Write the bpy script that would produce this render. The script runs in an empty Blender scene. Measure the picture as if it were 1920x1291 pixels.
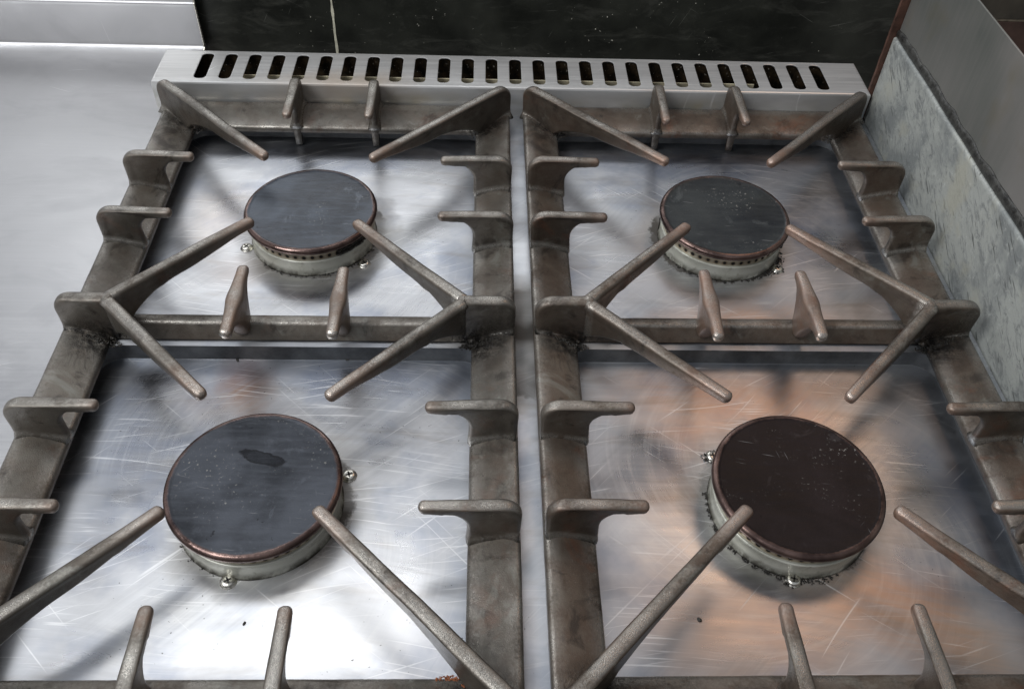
import bpy, bmesh, math, random
from mathutils import Vector, Matrix, noise
S = bpy.context.scene
COL = S.collection
rnd = random.Random(7)
PI = math.pi

# ------------------------------------------------------------------ camera
cd = bpy.data.cameras.new('camera'); cam = bpy.data.objects.new('camera', cd); COL.objects.link(cam)
Rt = Vector((0.99937986, -0.01666777, 0.03101728)); Up = Vector((-0.00881759, 0.73434505, 0.67871908)); Fw = Vector((0.03409012, 0.67857168, -0.73374269))
M = Matrix((Rt, Up, -Fw)).transposed().to_4x4(); M.translation = Vector((-0.04268813, -0.50868731, 0.52960914))
cam.matrix_world = M
cd.sensor_fit = 'HORIZONTAL'; cd.sensor_width = 36; cd.lens = 0.860417 * 36; cd.clip_start = .01; cd.clip_end = 50
S.camera = cam
# ------------------------------------------------------------------ world and lamps
w = bpy.data.worlds.new('World'); S.world = w; w.use_nodes = True
wn = w.node_tree; wb = wn.nodes['Background']
def wnode(k): return wn.nodes.new('ShaderNode' + k)
def wmath(op, a, b):
    m = wnode('Math'); m.operation = op
    for i, v in enumerate((a, b)):
        if isinstance(v, bpy.types.NodeSocket): wn.links.new(v, m.inputs[i])
        else: m.inputs[i].default_value = v
    return m.outputs[0]
tc = wnode('TexCoord'); sp = wnode('SeparateXYZ'); wn.links.new(tc.outputs['Generated'], sp.inputs[0])
cr = wnode('ValToRGB'); wn.links.new(sp.outputs['Z'], cr.inputs[0])      # dim kitchen: floor dark, walls mid grey, ceiling paler
cr.color_ramp.elements[0].position = 0.0; cr.color_ramp.elements[0].color = (.13, .125, .12, 1)
cr.color_ramp.elements[1].position = 1.0; cr.color_ramp.elements[1].color = (.25, .265, .29, 1)
e = cr.color_ramp.elements.new(.5); e.color = (.20, .205, .22, 1)
nz = wnode('TexNoise'); nz.inputs['Scale'].default_value = 2.6; nz.inputs['Detail'].default_value = 1.5; wn.links.new(tc.outputs['Generated'], nz.inputs['Vector'])
mr = wnode('MapRange'); wn.links.new(nz.outputs[0], mr.inputs[0]); mr.inputs[1].default_value = .38; mr.inputs[2].default_value = .62; mr.inputs[3].default_value = .8; mr.inputs[4].default_value = 1.6
lf = wnode('MapRange'); wn.links.new(sp.outputs['X'], lf.inputs[0]); lf.inputs[1].default_value = .5; lf.inputs[2].default_value = -.7; lf.inputs[3].default_value = .75; lf.inputs[4].default_value = 2.3
wn.links.new(cr.outputs[0], wb.inputs[0]); wn.links.new(wmath('MULTIPLY', mr.outputs[0], lf.outputs[0]), wb.inputs[1])

def area(name, loc, target, sx, sy, power, color=(1, 1, 1)):
    l = bpy.data.lights.new(name, 'AREA'); l.shape = 'RECTANGLE'; l.size = sx; l.size_y = sy; l.energy = power; l.color = color
    o = bpy.data.objects.new(name, l); COL.objects.link(o); o.location = loc
    o.rotation_euler = (Vector(target) - Vector(loc)).to_track_quat('-Z', 'Y').to_euler()
    return o
area('ceiling_tube_lamp', (-.45, .36, 1.45), (-.2, -.2, 0), 1.0, .18, 2.5, (1, 1, .99))
area('rear_fill_light', (-.55, 2.0, 1.25), (-.1, .3, 0), 2.0, .9, 9, (.97, .99, 1))  # added soft fill from beyond the wall, brightens vent top and rear plates
area('warm_side_lamp', (.66, .66, 1.30), (.2, -.15, 0), .45, .60, 1.25, (1, .60, .34))
area('left_fill_light', (-1.25, -.55, 1.7), (0, .1, 0), 1.0, .8, 26, (.98, .99, 1))  # added fill from the left, brightens the side panel
S.view_settings.view_transform = 'Standard'; S.view_settings.look = 'None'; S.view_settings.gamma = 1; S.view_settings.exposure = .22
S.view_settings.use_curve_mapping = False
S.render.engine = 'CYCLES'
S.cycles.max_bounces = 8

# ------------------------------------------------------------------ node helper
class NT:
    def __init__(s, name):
        s.m = bpy.data.materials.new(name); s.m.use_nodes = True; s.t = s.m.node_tree
        s.b = s.t.nodes['Principled BSDF']; s.tc = s.t.nodes.new('ShaderNodeTexCoord')
    def n(s, k): return s.t.nodes.new('ShaderNode' + k)
    def l(s, a, b): s.t.links.new(a, b)
    def set(s, sock, v):
        if hasattr(v, 'is_output') or isinstance(v, bpy.types.NodeSocket): s.l(v, sock)
        else: sock.default_value = v
    def obj(s): return s.tc.outputs['Object']
    def map(s, sc=(1, 1, 1), rot=(0, 0, 0), loc=(0, 0, 0), vec=None):
        m = s.n('Mapping'); s.l(vec or s.obj(), m.inputs[0]); m.inputs[1].default_value = loc; m.inputs[2].default_value = rot; m.inputs[3].default_value = sc
        return m.outputs[0]
    def noise(s, scale, vec=None, det=3, rough=.55, dist=0, out=0):
        n = s.n('TexNoise'); n.inputs['Scale'].default_value = scale; n.inputs['Detail'].default_value = det; n.inputs['Roughness'].default_value = rough; n.inputs['Distortion'].default_value = dist
        s.l(vec or s.obj(), n.inputs['Vector']); return n.outputs[out]
    def ramp(s, f, pts, interp='LINEAR'):
        r = s.n('ValToRGB'); r.color_ramp.interpolation = interp; s.set(r.inputs[0], f)
        e = r.color_ramp.elements
        while len(e) < len(pts): e.new(.5)
        for i, (p, c) in enumerate(pts):
            e[i].position = p
            if not isinstance(c, tuple): c = (c, c, c)
            e[i].color = (*c, 1)
        return r.outputs[0]
    def math(s, op, a, b=0., c=None, clamp=False):
        m = s.n('Math'); m.operation = op; m.use_clamp = clamp; s.set(m.inputs[0], a); s.set(m.inputs[1], b)
        if c is not None: s.set(m.inputs[2], c)
        return m.outputs[0]
    def mr(s, f, a, b, c=0., d=1.):
        m = s.n('MapRange'); m.clamp = True; s.set(m.inputs[0], f); 
        for i, v in enumerate((a, b, c, d)): s.set(m.inputs[i + 1], v)
        return m.outputs[0]
    def mix(s, f, a, b, mode='MIX'):
        m = s.n('MixRGB'); m.blend_type = mode; s.set(m.inputs[0], f)
        for i, v in ((1, a), (2, b)):
            if isinstance(v, tuple): v = (*v, 1)
            s.set(m.inputs[i], v)
        return m.outputs[0]
    def bump(s, h, strength=.3, dist=.001, nrm=None):
        b = s.n('Bump'); b.inputs['Strength'].default_value = strength; b.inputs['Distance'].default_value = dist; s.l(h, b.inputs['Height'])
        if nrm: s.l(nrm, b.inputs['Normal'])
        return b.outputs[0]
    def attr(s, name):
        a = s.n('Attribute'); a.attribute_name = name; return a.outputs['Color']
    def sep(s, c):
        a = s.n('SeparateXYZ'); s.l(c, a.inputs[0]); return a.outputs
    def done(s, base=None, metal=None, rough=None, nrm=None, spec=None, coat=None):
        b = s.b
        if base is not None: s.set(b.inputs['Base Color'], (*base, 1) if isinstance(base, tuple) else base)
        if metal is not None: s.set(b.inputs['Metallic'], metal)
        if rough is not None: s.set(b.inputs['Roughness'], rough)
        if nrm is not None: s.set(b.inputs['Normal'], nrm)
        if spec is not None: s.set(b.inputs['Specular IOR Level'], spec)
        return s.m

def scratches(m, specs, k1=1.):
    """long hairline scratches in several directions, each family bent slightly and broken up by a coarse mask"""
    tot = None
    bend = m.n('VectorMath'); bend.operation = 'MULTIPLY_ADD'; m.l(m.noise(6, None, 0, .5, 0, 1), bend.inputs[0]); bend.inputs[1].default_value = (.03, .03, 0); m.l(m.obj(), bend.inputs[2])
    for ang, sx, sy, thr, seed in specs:
        wv = m.map((sx, sy, 0), (0, 0, 0), (seed * 3.1, seed * 7.7, seed), vec=m.map((1, 1, 1), (0, 0, ang), (0, 0, 0), vec=bend.outputs[0]))
        a = m.mr(m.noise(1.0, wv, 0, .5, 0), thr + .05, thr + .12)
        k = m.mr(m.noise(12, m.map(loc=(seed * 2.3, seed, seed)), 2, .5), .50, .58)
        a = m.math('MULTIPLY', a, k)
        tot = a if tot is None else m.math('MAXIMUM', tot, a)
    return tot

def blob(m, cx, cy, rx, ry, ang=0, soft=.5, warp=.5):
    """soft irregular spot in object XY, 1 inside"""
    v = m.map((1, 1, 1), (0, 0, 0), (-cx, -cy, 0)); v = m.map((1, 1, 1), (0, 0, -ang), vec=v); v = m.map((1 / rx, 1 / ry, 0), vec=v)
    ln = m.n('VectorMath'); ln.operation = 'LENGTH'; m.l(v, ln.inputs[0])
    nn = m.noise(28, None, 4, .6)
    d = m.math('ADD', ln.outputs['Value'], m.math('MULTIPLY', m.math('SUBTRACT', nn, .5), warp * 2))
    return m.mr(d, 1.0, 1.0 - soft, 0, 1)

def steel_plate(name, tint=(.62, .62, .63), stains_and_sheen=(), seed=0., rough=.27, scr=1.0, swirl=.5, cx=0, cy=0):
    m = NT(name)
    off = (seed, seed * 1.7, 0)
    big = m.noise(7, m.map(loc=off), 3, .55, .6)
    # polishing direction wanders: warp the coordinates before stretching them
    warp = m.n('VectorMath'); warp.operation = 'MULTIPLY_ADD'
    nz = m.noise(4, m.map(loc=off), 1, .5, 0, 1); m.l(nz, warp.inputs[0]); warp.inputs[1].default_value = (.05, .05, 0); m.l(m.obj(), warp.inputs[2])
    br1 = m.noise(1, m.map((8, 230, 1), loc=off, vec=m.map(rot=(0, 0, .12), vec=warp.outputs[0])), 5, .65)
    br2 = m.noise(1, m.map((9, 260, 1), loc=off, vec=m.map(rot=(0, 0, -.75), vec=warp.outputs[0])), 5, .65)
    sel = m.mr(m.noise(6, m.map(loc=(seed + 3, 1, 0)), 2), .42, .58)
    br = m.mix(sel, br1, br2)
    rb = m.noise(1, m.map((14, 60, 1), rot=(0, 0, .3), loc=off, vec=warp.outputs[0]), 3, .6)
    col = m.mix(m.mr(big, .38, .62), tuple(c * .66 for c in tint), tuple(c * 1.1 for c in tint))
    col = m.mix(m.mr(br, .35, .7, 0, .35), col, tuple(min(1, c * 1.25) for c in tint))
    col = m.mix(m.mr(m.noise(16, m.map(loc=(seed, 5, 0)), 4, .6), .50, .68, 0, .7), col, (.30, .33, .40))
    col = m.mix(m.mr(m.noise(1, m.map((7, 45, 1), rot=(0, 0, -.2), loc=(seed, 2, 0), vec=warp.outputs[0]), 4, .65), .55, .72, 0, .5), col, (.30, .27, .24))
    r = m.math('ADD', m.mr(big, .3, .7, rough - .05, rough + .07), m.mr(rb, .3, .7, -.04, .05))
    for (x, y, rx, ry, ang, c, st, rr) in stains_and_sheen:
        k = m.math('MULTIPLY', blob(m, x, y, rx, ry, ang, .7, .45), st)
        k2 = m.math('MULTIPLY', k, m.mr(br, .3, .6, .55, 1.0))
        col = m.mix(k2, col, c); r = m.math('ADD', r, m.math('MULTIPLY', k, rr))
    sx_ = m.sep(m.obj()); ang = m.math('ARCTAN2', sx_[1], sx_[0]); ln_ = m.n('VectorMath'); ln_.operation = 'LENGTH'; m.l(m.map((1, 1, 0)), ln_.inputs[0]); rad = ln_.outputs['Value']
    cv = m.n('CombineXYZ'); m.l(m.math('MULTIPLY', ang, 1.6), cv.inputs[0]); m.l(m.math('ADD', m.math('MULTIPLY', rad, 210), m.math('MULTIPLY', ang, 9)), cv.inputs[1]); cv.inputs[2].default_value = seed
    arcs = m.noise(1, cv.outputs[0], 4, .7); am = m.mr(m.noise(7, m.map(loc=(2, seed * 1.3, 0)), 2), .46, .58)
    ak = m.math('MULTIPLY', am, m.mr(arcs, .48, .66))
    col = m.mix(m.math('MULTIPLY', ak, .14), col, (.92, .91, .88)); r = m.math('ADD', r, m.math('MULTIPLY', m.math('MULTIPLY', am, m.math('SUBTRACT', arcs, .5)), .16))
    # dulled, heat-darkened steel round the burner foot
    hz = m.mr(m.math('ADD', rad, m.math('MULTIPLY', m.math('SUBTRACT', m.noise(30, None, 4, .65), .5), .035)), .084, .060)
    col = m.mix(m.math('MULTIPLY', hz, .5), col, (.30, .28, .24)); r = m.math('ADD', r, m.math('MULTIPLY', hz, .24))
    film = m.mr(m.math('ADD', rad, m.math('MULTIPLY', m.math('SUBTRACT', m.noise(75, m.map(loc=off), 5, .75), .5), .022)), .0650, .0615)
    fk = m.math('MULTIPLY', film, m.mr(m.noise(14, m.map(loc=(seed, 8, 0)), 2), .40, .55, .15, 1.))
    ex = m.mr(m.math('ABSOLUTE', sx_[0]), .110, .150); ey = m.mr(m.math('ABSOLUTE', sx_[1]), .120, .160); eg = m.math('MAXIMUM', ex, ey)
    eg = m.math('MULTIPLY', eg, m.mr(m.noise(20, m.map(loc=off), 3), .3, .6, .5, 1.))
    r = m.math('ADD', r, m.math('MULTIPLY', eg, .20)); col = m.mix(m.math('MULTIPLY', eg, .3), col, (.34, .38, .44))  # duller edge, with the rails' dark bluish reflection painted in
    sc = scratches(m, [(.12, 13, 620, .66, 1.3 + seed), (-.16, 11, 560, .67, 4.1 + seed), (.03, 20, 800, .65, 5.3 + seed), (-.42, 12, 620, .68, 2.2 + seed), (-.75, 14, 620, .70, 6.6 + seed), (.7, 12, 560, .71, 8.6 + seed)])
    sc = m.math('MULTIPLY', sc, scr)
    col = m.mix(m.math('MULTIPLY', sc, .38), col, (.97, .97, .96))
    r = m.math('ADD', r, m.math('MULTIPLY', sc, .08))
    spk = m.mr(m.noise(420, m.map(loc=off), 1), .76, .79)
    spk = m.math('MULTIPLY', spk, m.mr(m.noise(11, m.map(loc=(9, seed, 0)), 2), .5, .6))
    col = m.mix(m.math('MULTIPLY', spk, .8), col, (.05, .045, .04))
    nb = m.bump(m.noise(9, m.map(loc=off), 2), .12, .008)
    m.b.inputs['Anisotropic'].default_value = .35
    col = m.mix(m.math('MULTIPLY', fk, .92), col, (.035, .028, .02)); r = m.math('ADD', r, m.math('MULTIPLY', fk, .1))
    return m.done(col, m.math('SUBTRACT', 1., m.math('MULTIPLY', fk, .8)), r, nb)

def cast_iron(name, base=(.16, .145, .125), brown=(.15, .105, .08), tipc=(.30, .21, .17), brownness=.45):
    m = NT(name)
    a = m.sep(m.attr('wear_glint')); tip, edge, crust = a[0], a[1], a[2]
    n0 = m.noise(9, None, 4, .65, .5); n1 = m.noise(24, m.map(loc=(3, 1, 2)), 4, .65); n2 = m.noise(95, None, 4, .65); n3 = m.noise(1300, None, 2, .6); n4 = m.noise(2400, None, 1, .6)
    col = m.mix(m.mr(n1, .5 - brownness * .35, .78), base, brown)
    col = m.mix(m.mr(n0, .50, .70, 0, .75), col, tuple(c * .38 for c in base))                      # greasy dark areas
    col = m.mix(m.mr(n0, .47, .36, 0, .6), col, tuple(c * 1.4 + .01 for c in base))                  # rubbed grey areas
    col = m.mix(m.mr(n2, .48, .74, 0, .5), col, tuple(c * 1.5 for c in base))
    col = m.mix(m.mr(n2, .44, .30, 0, .5), col, tuple(c * .45 for c in brown))
    col = m.mix(m.mr(n3, .62, .72, 0, .22), col, (.32, .31, .29))
    col = m.mix(m.mr(m.noise(36, m.map(loc=(8, 8, 1)), 5, .7, .8), .56, .66, 0, .75), col, (.028, .022, .018))
    col = m.mix(m.mr(m.noise(26, m.map(loc=(1, 9, 4)), 5, .7, .6), .60, .70, 0, .5), col, (.22, .225, .20))
    col = m.mix(m.mr(m.noise(18, m.map(loc=(6, 2, 7)), 5, .7, .5), .58, .70, 0, .65 if brownness > .5 else .35), col, (.13, .055, .03))
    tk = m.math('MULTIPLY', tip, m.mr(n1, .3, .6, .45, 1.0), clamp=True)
    tc2 = m.mix(m.mr(n2, .4, .65), tipc, tuple((c * .6 + .08) for c in tipc))
    col = m.mix(tk, col, tc2)
    streak = m.noise(1, m.map((60, 60, 400)), 4, .6)
    ek0 = m.math('MULTIPLY', edge, m.mr(m.math('ADD', m.math('MULTIPLY', m.noise(520, None, 3), .3), m.math('MULTIPLY', m.noise(38, m.map(loc=(4, 4, 4)), 3), .7)), .40, .60)); ek = m.math('MULTIPLY', ek0, 1., clamp=True)
    col = m.mix(m.math('MULTIPLY', ek0, .55, clamp=True), col, (.52, .50, .46))  # pale ridges and weld feet: worn metal plus painted highlight
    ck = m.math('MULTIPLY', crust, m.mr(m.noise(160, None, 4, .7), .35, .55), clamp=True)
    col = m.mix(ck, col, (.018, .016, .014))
    met = m.math('ADD', .45, m.math('MULTIPLY', ek, .4))
    r = m.math('ADD', m.mr(m.math('ADD', m.math('MULTIPLY', n2, .4), m.math('MULTIPLY', n0, .6)), .35, .65, .44, .26), m.math('MULTIPLY', ck, -.08))
    r = m.math('SUBTRACT', r, m.math('MULTIPLY', ek, .14))
    h = m.math('ADD', m.math('MULTIPLY', n2, .22), m.math('ADD', m.math('MULTIPLY', n3, .40), m.math('MULTIPLY', n4, .15)))
    h = m.math('ADD', h, m.math('MULTIPLY', m.math('MULTIPLY', crust, m.noise(320, None, 3, .7)), 2.2))
    return m.done(col, met, r, m.bump(h, .55, .0011))

# ------------------------------------------------------------------ mesh helpers
def link(name, bm, mat, parent=None, smooth=True, wear_glint=None):
    me = bpy.data.meshes.new(name); bmesh.ops.recalc_face_normals(bm, faces=bm.faces[:]); bm.to_mesh(me); bm.free()
    o = bpy.data.objects.new(name, me); COL.objects.link(o)
    if mat: me.materials.append(mat)
    for p in me.polygons: p.use_smooth = smooth
    if wear_glint is not None:
        ca = me.color_attributes.new('wear_glint', 'FLOAT_COLOR', 'POINT')
        for i, v in enumerate(me.vertices):
            ca.data[i].color = (*wear_glint(v.co, i), 1)
    if parent: o.parent = parent
    return o
def empty(name, label, cat, loc=(0, 0, 0), rz=0, group=None):
    o = bpy.data.objects.new(name, None); COL.objects.link(o); o.location = loc; o.rotation_euler = (0, 0, rz); o.empty_display_size = .03
    o['label'] = label; o['category'] = cat
    if group: o['group'] = group
    return o
def tag(o, label, cat, group=None):
    o['label'] = label; o['category'] = cat
    if group: o['group'] = group
def box(bm, x0, x1, y0, y1, z0, z1, bev=0):
    r = bmesh.ops.create_cube(bm, size=1, matrix=Matrix.Translation(((x0 + x1) / 2, (y0 + y1) / 2, (z0 + z1) / 2)) @ Matrix.Diagonal((x1 - x0, y1 - y0, z1 - z0, 1)))
    if bev:
        es = list({e for v in r['verts'] for e in v.link_edges})
        bmesh.ops.bevel(bm, geom=es, offset=bev, segments=2, profile=.5, affect='EDGES')
def loft(bm, rings, closed=True, cap=True):
    vs = [[bm.verts.new(p) for p in r] for r in rings]
    n = len(vs[0])
    for a, b in zip(vs[:-1], vs[1:]):
        for i in range(n if closed else n - 1):
            j = (i + 1) % n
            bm.faces.new((a[i], a[j], b[j], b[i]))
    if cap and closed:
        bm.faces.new(vs[0][::-1]); bm.faces.new(vs[-1])
    return vs
def lathe(bm, prof, seg=96, cx=0, cy=0, close_top=True, close_bot=False, wob=0):
    rings = []
    for r, z in prof:
        rings.append([(cx + r * math.cos(2 * PI * i / seg), cy + r * math.sin(2 * PI * i / seg), z) for i in range(seg)])
    vs = loft(bm, rings, True, False)
    if close_top: bm.faces.new(vs[-1])
    if close_bot: bm.faces.new(vs[0][::-1])
def lerp(a, b, t): return a + (b - a) * t
def rrect(x0, x1, y0, y1, r, n=8):
    pts = []
    for cx, cy, a0 in ((x1 - r, y1 - r, 0), (x0 + r, y1 - r, 90), (x0 + r, y0 + r, 180), (x1 - r, y0 + r, 270)):
        for k in range(n + 1):
            a = math.radians(a0 + 90 * k / n); pts.append((cx + r * math.cos(a), cy + r * math.sin(a)))
    return pts

# ------------------------------------------------------------------ dimensions
LX, RX, RY, ROT = -.200, .18538, .00131, .00276
WO, WR, ZI, LO, LI = .185, .0364, .0072, .337, .2985
H = .0333
ZF, ZP = -.0148, -.030            # hob frame top, burner plate
ymain = (.19242, .10848)          # side fingers in the rear cell (mirrored in the front cell)

# ------------------------------------------------------------------ materials
M_iron = [cast_iron('worn_cast_iron_grey', (.104, .095, .080), (.094, .070, .053), (.25, .17, .125), .40),
          cast_iron('worn_cast_iron_brown', (.092, .079, .063), (.092, .060, .043), (.29, .18, .13), .70)]
def mat_frame():
    return steel_plate('brushed_steel_frame', (.60, .61, .63), seed=3.3, rough=.34, scr=.5)
BLUE, BRONZE, BROWN, DARK, PALE = (.20, .24, .33), (.66, .38, .21), (.32, .22, .16), (.10, .10, .11), (.85, .86, .85)  # BLUE, BRONZE: heat tint plus painted reflections and warm glow; PALE: painted highlights
plate_specs = [
 # rear left, front left, rear right, front right : (x, y, rx, ry, angle, colour, strength, roughness change), in the plate's own frame
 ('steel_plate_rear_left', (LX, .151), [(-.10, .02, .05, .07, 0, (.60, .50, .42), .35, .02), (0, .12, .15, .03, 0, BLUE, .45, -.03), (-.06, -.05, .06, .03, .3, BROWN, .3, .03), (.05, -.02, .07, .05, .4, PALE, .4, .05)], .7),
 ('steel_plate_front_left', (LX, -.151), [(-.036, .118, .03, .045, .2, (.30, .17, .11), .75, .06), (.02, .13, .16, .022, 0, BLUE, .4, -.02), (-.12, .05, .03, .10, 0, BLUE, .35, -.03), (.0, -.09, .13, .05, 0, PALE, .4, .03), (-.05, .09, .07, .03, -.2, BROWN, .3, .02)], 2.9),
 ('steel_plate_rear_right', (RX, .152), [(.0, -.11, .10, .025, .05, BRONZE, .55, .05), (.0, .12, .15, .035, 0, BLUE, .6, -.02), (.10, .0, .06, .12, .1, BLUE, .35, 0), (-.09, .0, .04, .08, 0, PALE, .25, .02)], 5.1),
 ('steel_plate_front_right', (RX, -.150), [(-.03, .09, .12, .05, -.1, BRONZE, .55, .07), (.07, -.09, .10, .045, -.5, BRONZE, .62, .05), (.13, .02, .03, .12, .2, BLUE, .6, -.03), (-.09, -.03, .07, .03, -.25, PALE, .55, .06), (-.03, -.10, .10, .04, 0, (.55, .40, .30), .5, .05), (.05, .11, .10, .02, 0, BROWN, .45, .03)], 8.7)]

def mat_vent():
    m = NT('vent_steel'); n = m.noise(1, m.map((12, 300, 40)), 4, .6); b = m.noise(7, None, 3)
    st = m.math('MULTIPLY', blob(m, -.2, .345, .10, .028, 0, .8, .5), .5)
    col = m.mix(m.mr(n, .3, .7), (.52, .52, .51), (.66, .66, .65)); col = m.mix(m.mr(b, .5, .75, 0, .3), col, (.60, .58, .54)); col = m.mix(st, col, (.48, .36, .24))
    sxyz = m.sep(m.obj())
    low = m.mr(sxyz[2], .016, .002)                                # heat tint on the upright face only
    hs = m.math('MULTIPLY', low, m.mr(m.noise(9, m.map((1, 1, 3)), 3), .42, .62))
    col = m.mix(m.math('MULTIPLY', hs, .75), col, m.mix(m.mr(m.noise(15), .4, .6), (.34, .30, .20), (.28, .31, .33)))
    sc = scratches(m, [(.15, 25, 900, .73, 1.), (-.9, 25, 900, .75, 2.)])
    col = m.mix(sc, col, (.95, .95, .95))
    return m.done(col, .6, m.mr(n, .3, .7, .28, .42), m.bump(n, .06, .0005))
def mat_worktop():
    m = NT('satin_steel_worktop'); n = m.noise(1, m.map((10, 420, 1), rot=(0, 0, .0)), 4, .6); b = m.noise(3, m.map((1, .6, 1)), 2, .5)
    col = m.mix(m.mr(b, .3, .7), (.40, .40, .405), (.50, .50, .505)); col = m.mix(m.mr(n, .35, .7, 0, .35), col, (.56, .56, .57))
    col = m.mix(m.mr(m.noise(9, m.map((1, 2.2, 1), rot=(0, 0, .5), loc=(2, 2, 0)), 4, .65, .6), .50, .72, 0, .45), col, (.34, .34, .35))
    sc = scratches(m, [(.3, 18, 900, .74, 3.), (-.2, 20, 1000, .745, 5.)]); col = m.mix(m.math('MULTIPLY', sc, .5), col, (.9, .9, .9))
    r = m.math('ADD', m.mr(n, .3, .7, .36, .46), m.mr(m.noise(7, m.map(loc=(5, 2, 0)), 4, .6, .5), .35, .65, -.07, .07))
    return m.done(col, 1.0, r, m.bump(n, .05, .0005))
def mat_black():
    m = NT('glossy_black_tile'); n = m.noise(14, None, 4, .6)
    col = m.mix(m.mr(n, .4, .75), (.010, .011, .009), (.028, .030, .024))
    sp_ = m.mr(m.noise(260, None, 2, .5), .73, .77); sp_ = m.math('MULTIPLY', sp_, m.mr(m.noise(10, m.map(loc=(4, 0, 0)), 2), .45, .6))
    xz = m.map((1, 1, 1), (PI / 2, 0, 0)); s = None
    for a, t, sd in ((.25, .73, 1.), (-.5, .74, 2.), (.05, .74, 3.5), (1.1, .75, 7.)):
        v = m.map((18, 800, 1), loc=(sd, sd, 0), vec=m.map(rot=(0, 0, a), vec=xz)); q = m.math('MULTIPLY', m.mr(m.noise(1, v, 2, .5, .1), t, t + .05), m.mr(m.noise(9 + sd), .5, .62))
        s = q if s is None else m.math('MAXIMUM', s, q)
    sm = m.math('MULTIPLY', m.mr(m.noise(1, m.map((16, 1, 50), (0, .5, 0)), 5, .75, .8), .52, .72), .14)
    col = m.mix(sm, col, (.22, .22, .19)); col = m.mix(sp_, col, (.55, .54, .46)); col = m.mix(m.math('MULTIPLY', s, .5), col, (.4, .4, .36))
    return m.done(col, 0, m.mr(n, .3, .7, .28, .45), m.bump(m.noise(30), .05, .002), .35)
def mat_guard():
    m = NT('weathered_zinc_panel')
    yz = m.obj()
    # staining runs obliquely over the upright face
    v = m.map((1, 1, 1), (-.45, 0, 0), vec=yz)
    n1 = m.noise(12, None, 5, .65); n2 = m.noise(1, m.map((1, 48, 120), vec=v), 7, .8, .8); n3 = m.noise(170, None, 4, .7); n4 = m.noise(1, m.map((1, 28, 330), loc=(0, 2, 1), vec=v), 2, .6, .3)
    col = m.mix(m.mr(n1, .44, .56), (.38, .395, .37), (.23, .245, .24))
    col = m.mix(m.mr(n2, .50, .62, 0, .8), col, (.16, .17, .17))
    col = m.mix(m.mr(n3, .60, .72, 0, .45), col, (.60, .62, .59))
    col = m.mix(m.mr(n4, .66, .69, 0, .85), col, (.07, .075, .07))
    col = m.mix(m.mr(m.noise(20, m.map(loc=(3, 3, 3)), 4), .58, .7, 0, .6), col, (.42, .41, .33))
    h = m.math('ADD', n2, m.math('MULTIPLY', n3, .6))
    return m.done(col, .25, m.mr(n2, .3, .7, .45, .65), m.bump(h, .5, .0014))
def mat_panel():
    m = NT('dull_side_steel'); n = m.noise(5, None, 3, .6, .4); b = m.noise(1, m.map((1, 300, 20)), 4, .6)
    col = m.mix(m.mr(n, .35, .68), (.15, .165, .150), (.26, .25, .235)); col = m.mix(m.mr(b, .4, .7, 0, .25), col, (.30, .29, .27))
    col = m.mix(m.mr(m.noise(13, m.map(loc=(1, 6, 0)), 3), .58, .75, 0, .5), col, (.20, .17, .10))
    return m.done(col, .55, m.mr(n, .3, .7, .36, .5), m.bump(b, .06, .0006))
def mat_simple(name, c, metal=0, rough=.5, var=.3, sc=60, bump=.3, dist=.001, spec=None):
    m = NT(name); n = m.noise(sc, None, 4, .65)
    col = m.mix(m.mr(n, .3, .7), tuple(x * (1 - var) for x in c), tuple(min(1, x * (1 + var)) for x in c))
    return m.done(col, metal, m.mr(n, .3, .7, rough - .06, rough + .08), m.bump(n, bump, dist), spec)
M_soot = mat_simple('burnt_grease', (.022, .019, .015), 0, .35, .5, 200, .9, .002)
M_sootbrown = mat_simple('brown_grease', (.09, .055, .03), 0, .3, .6, 150, .8, .002)
M_rust = mat_simple('rusty_flange', (.065, .030, .020), .1, .6, .6, 70, .6, .001)
M_seal = mat_simple('black_sealant', (.035, .035, .032), 0, .4, .8, 120, .9, .003)
M_screw = mat_simple('bright_screw', (.62, .60, .54), 1, .25, .25, 300, .2, .0004)
M_grout = mat_simple('cream_grout', (.55, .53, .42), 0, .8, .3, 200, .5, .001)
M_ringbase = None
def mat_base(name='burner_base_aluminium'):
    m = NT(name); n = m.noise(26, None, 4, .65, .3); z = m.sep(m.obj())[2]; n2 = m.noise(90, None, 4, .7)
    col = m.mix(m.mr(n, .35, .68), (.52, .52, .46), (.34, .34, .28)); col = m.mix(m.mr(n2, .56, .7, 0, .6), col, (.16, .15, .11))
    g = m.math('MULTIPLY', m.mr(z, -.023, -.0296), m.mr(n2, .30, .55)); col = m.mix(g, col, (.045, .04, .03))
    return m.done(col, .35, m.mr(n2, .3, .7, .28, .5), m.bump(n2, .25, .001))
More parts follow.
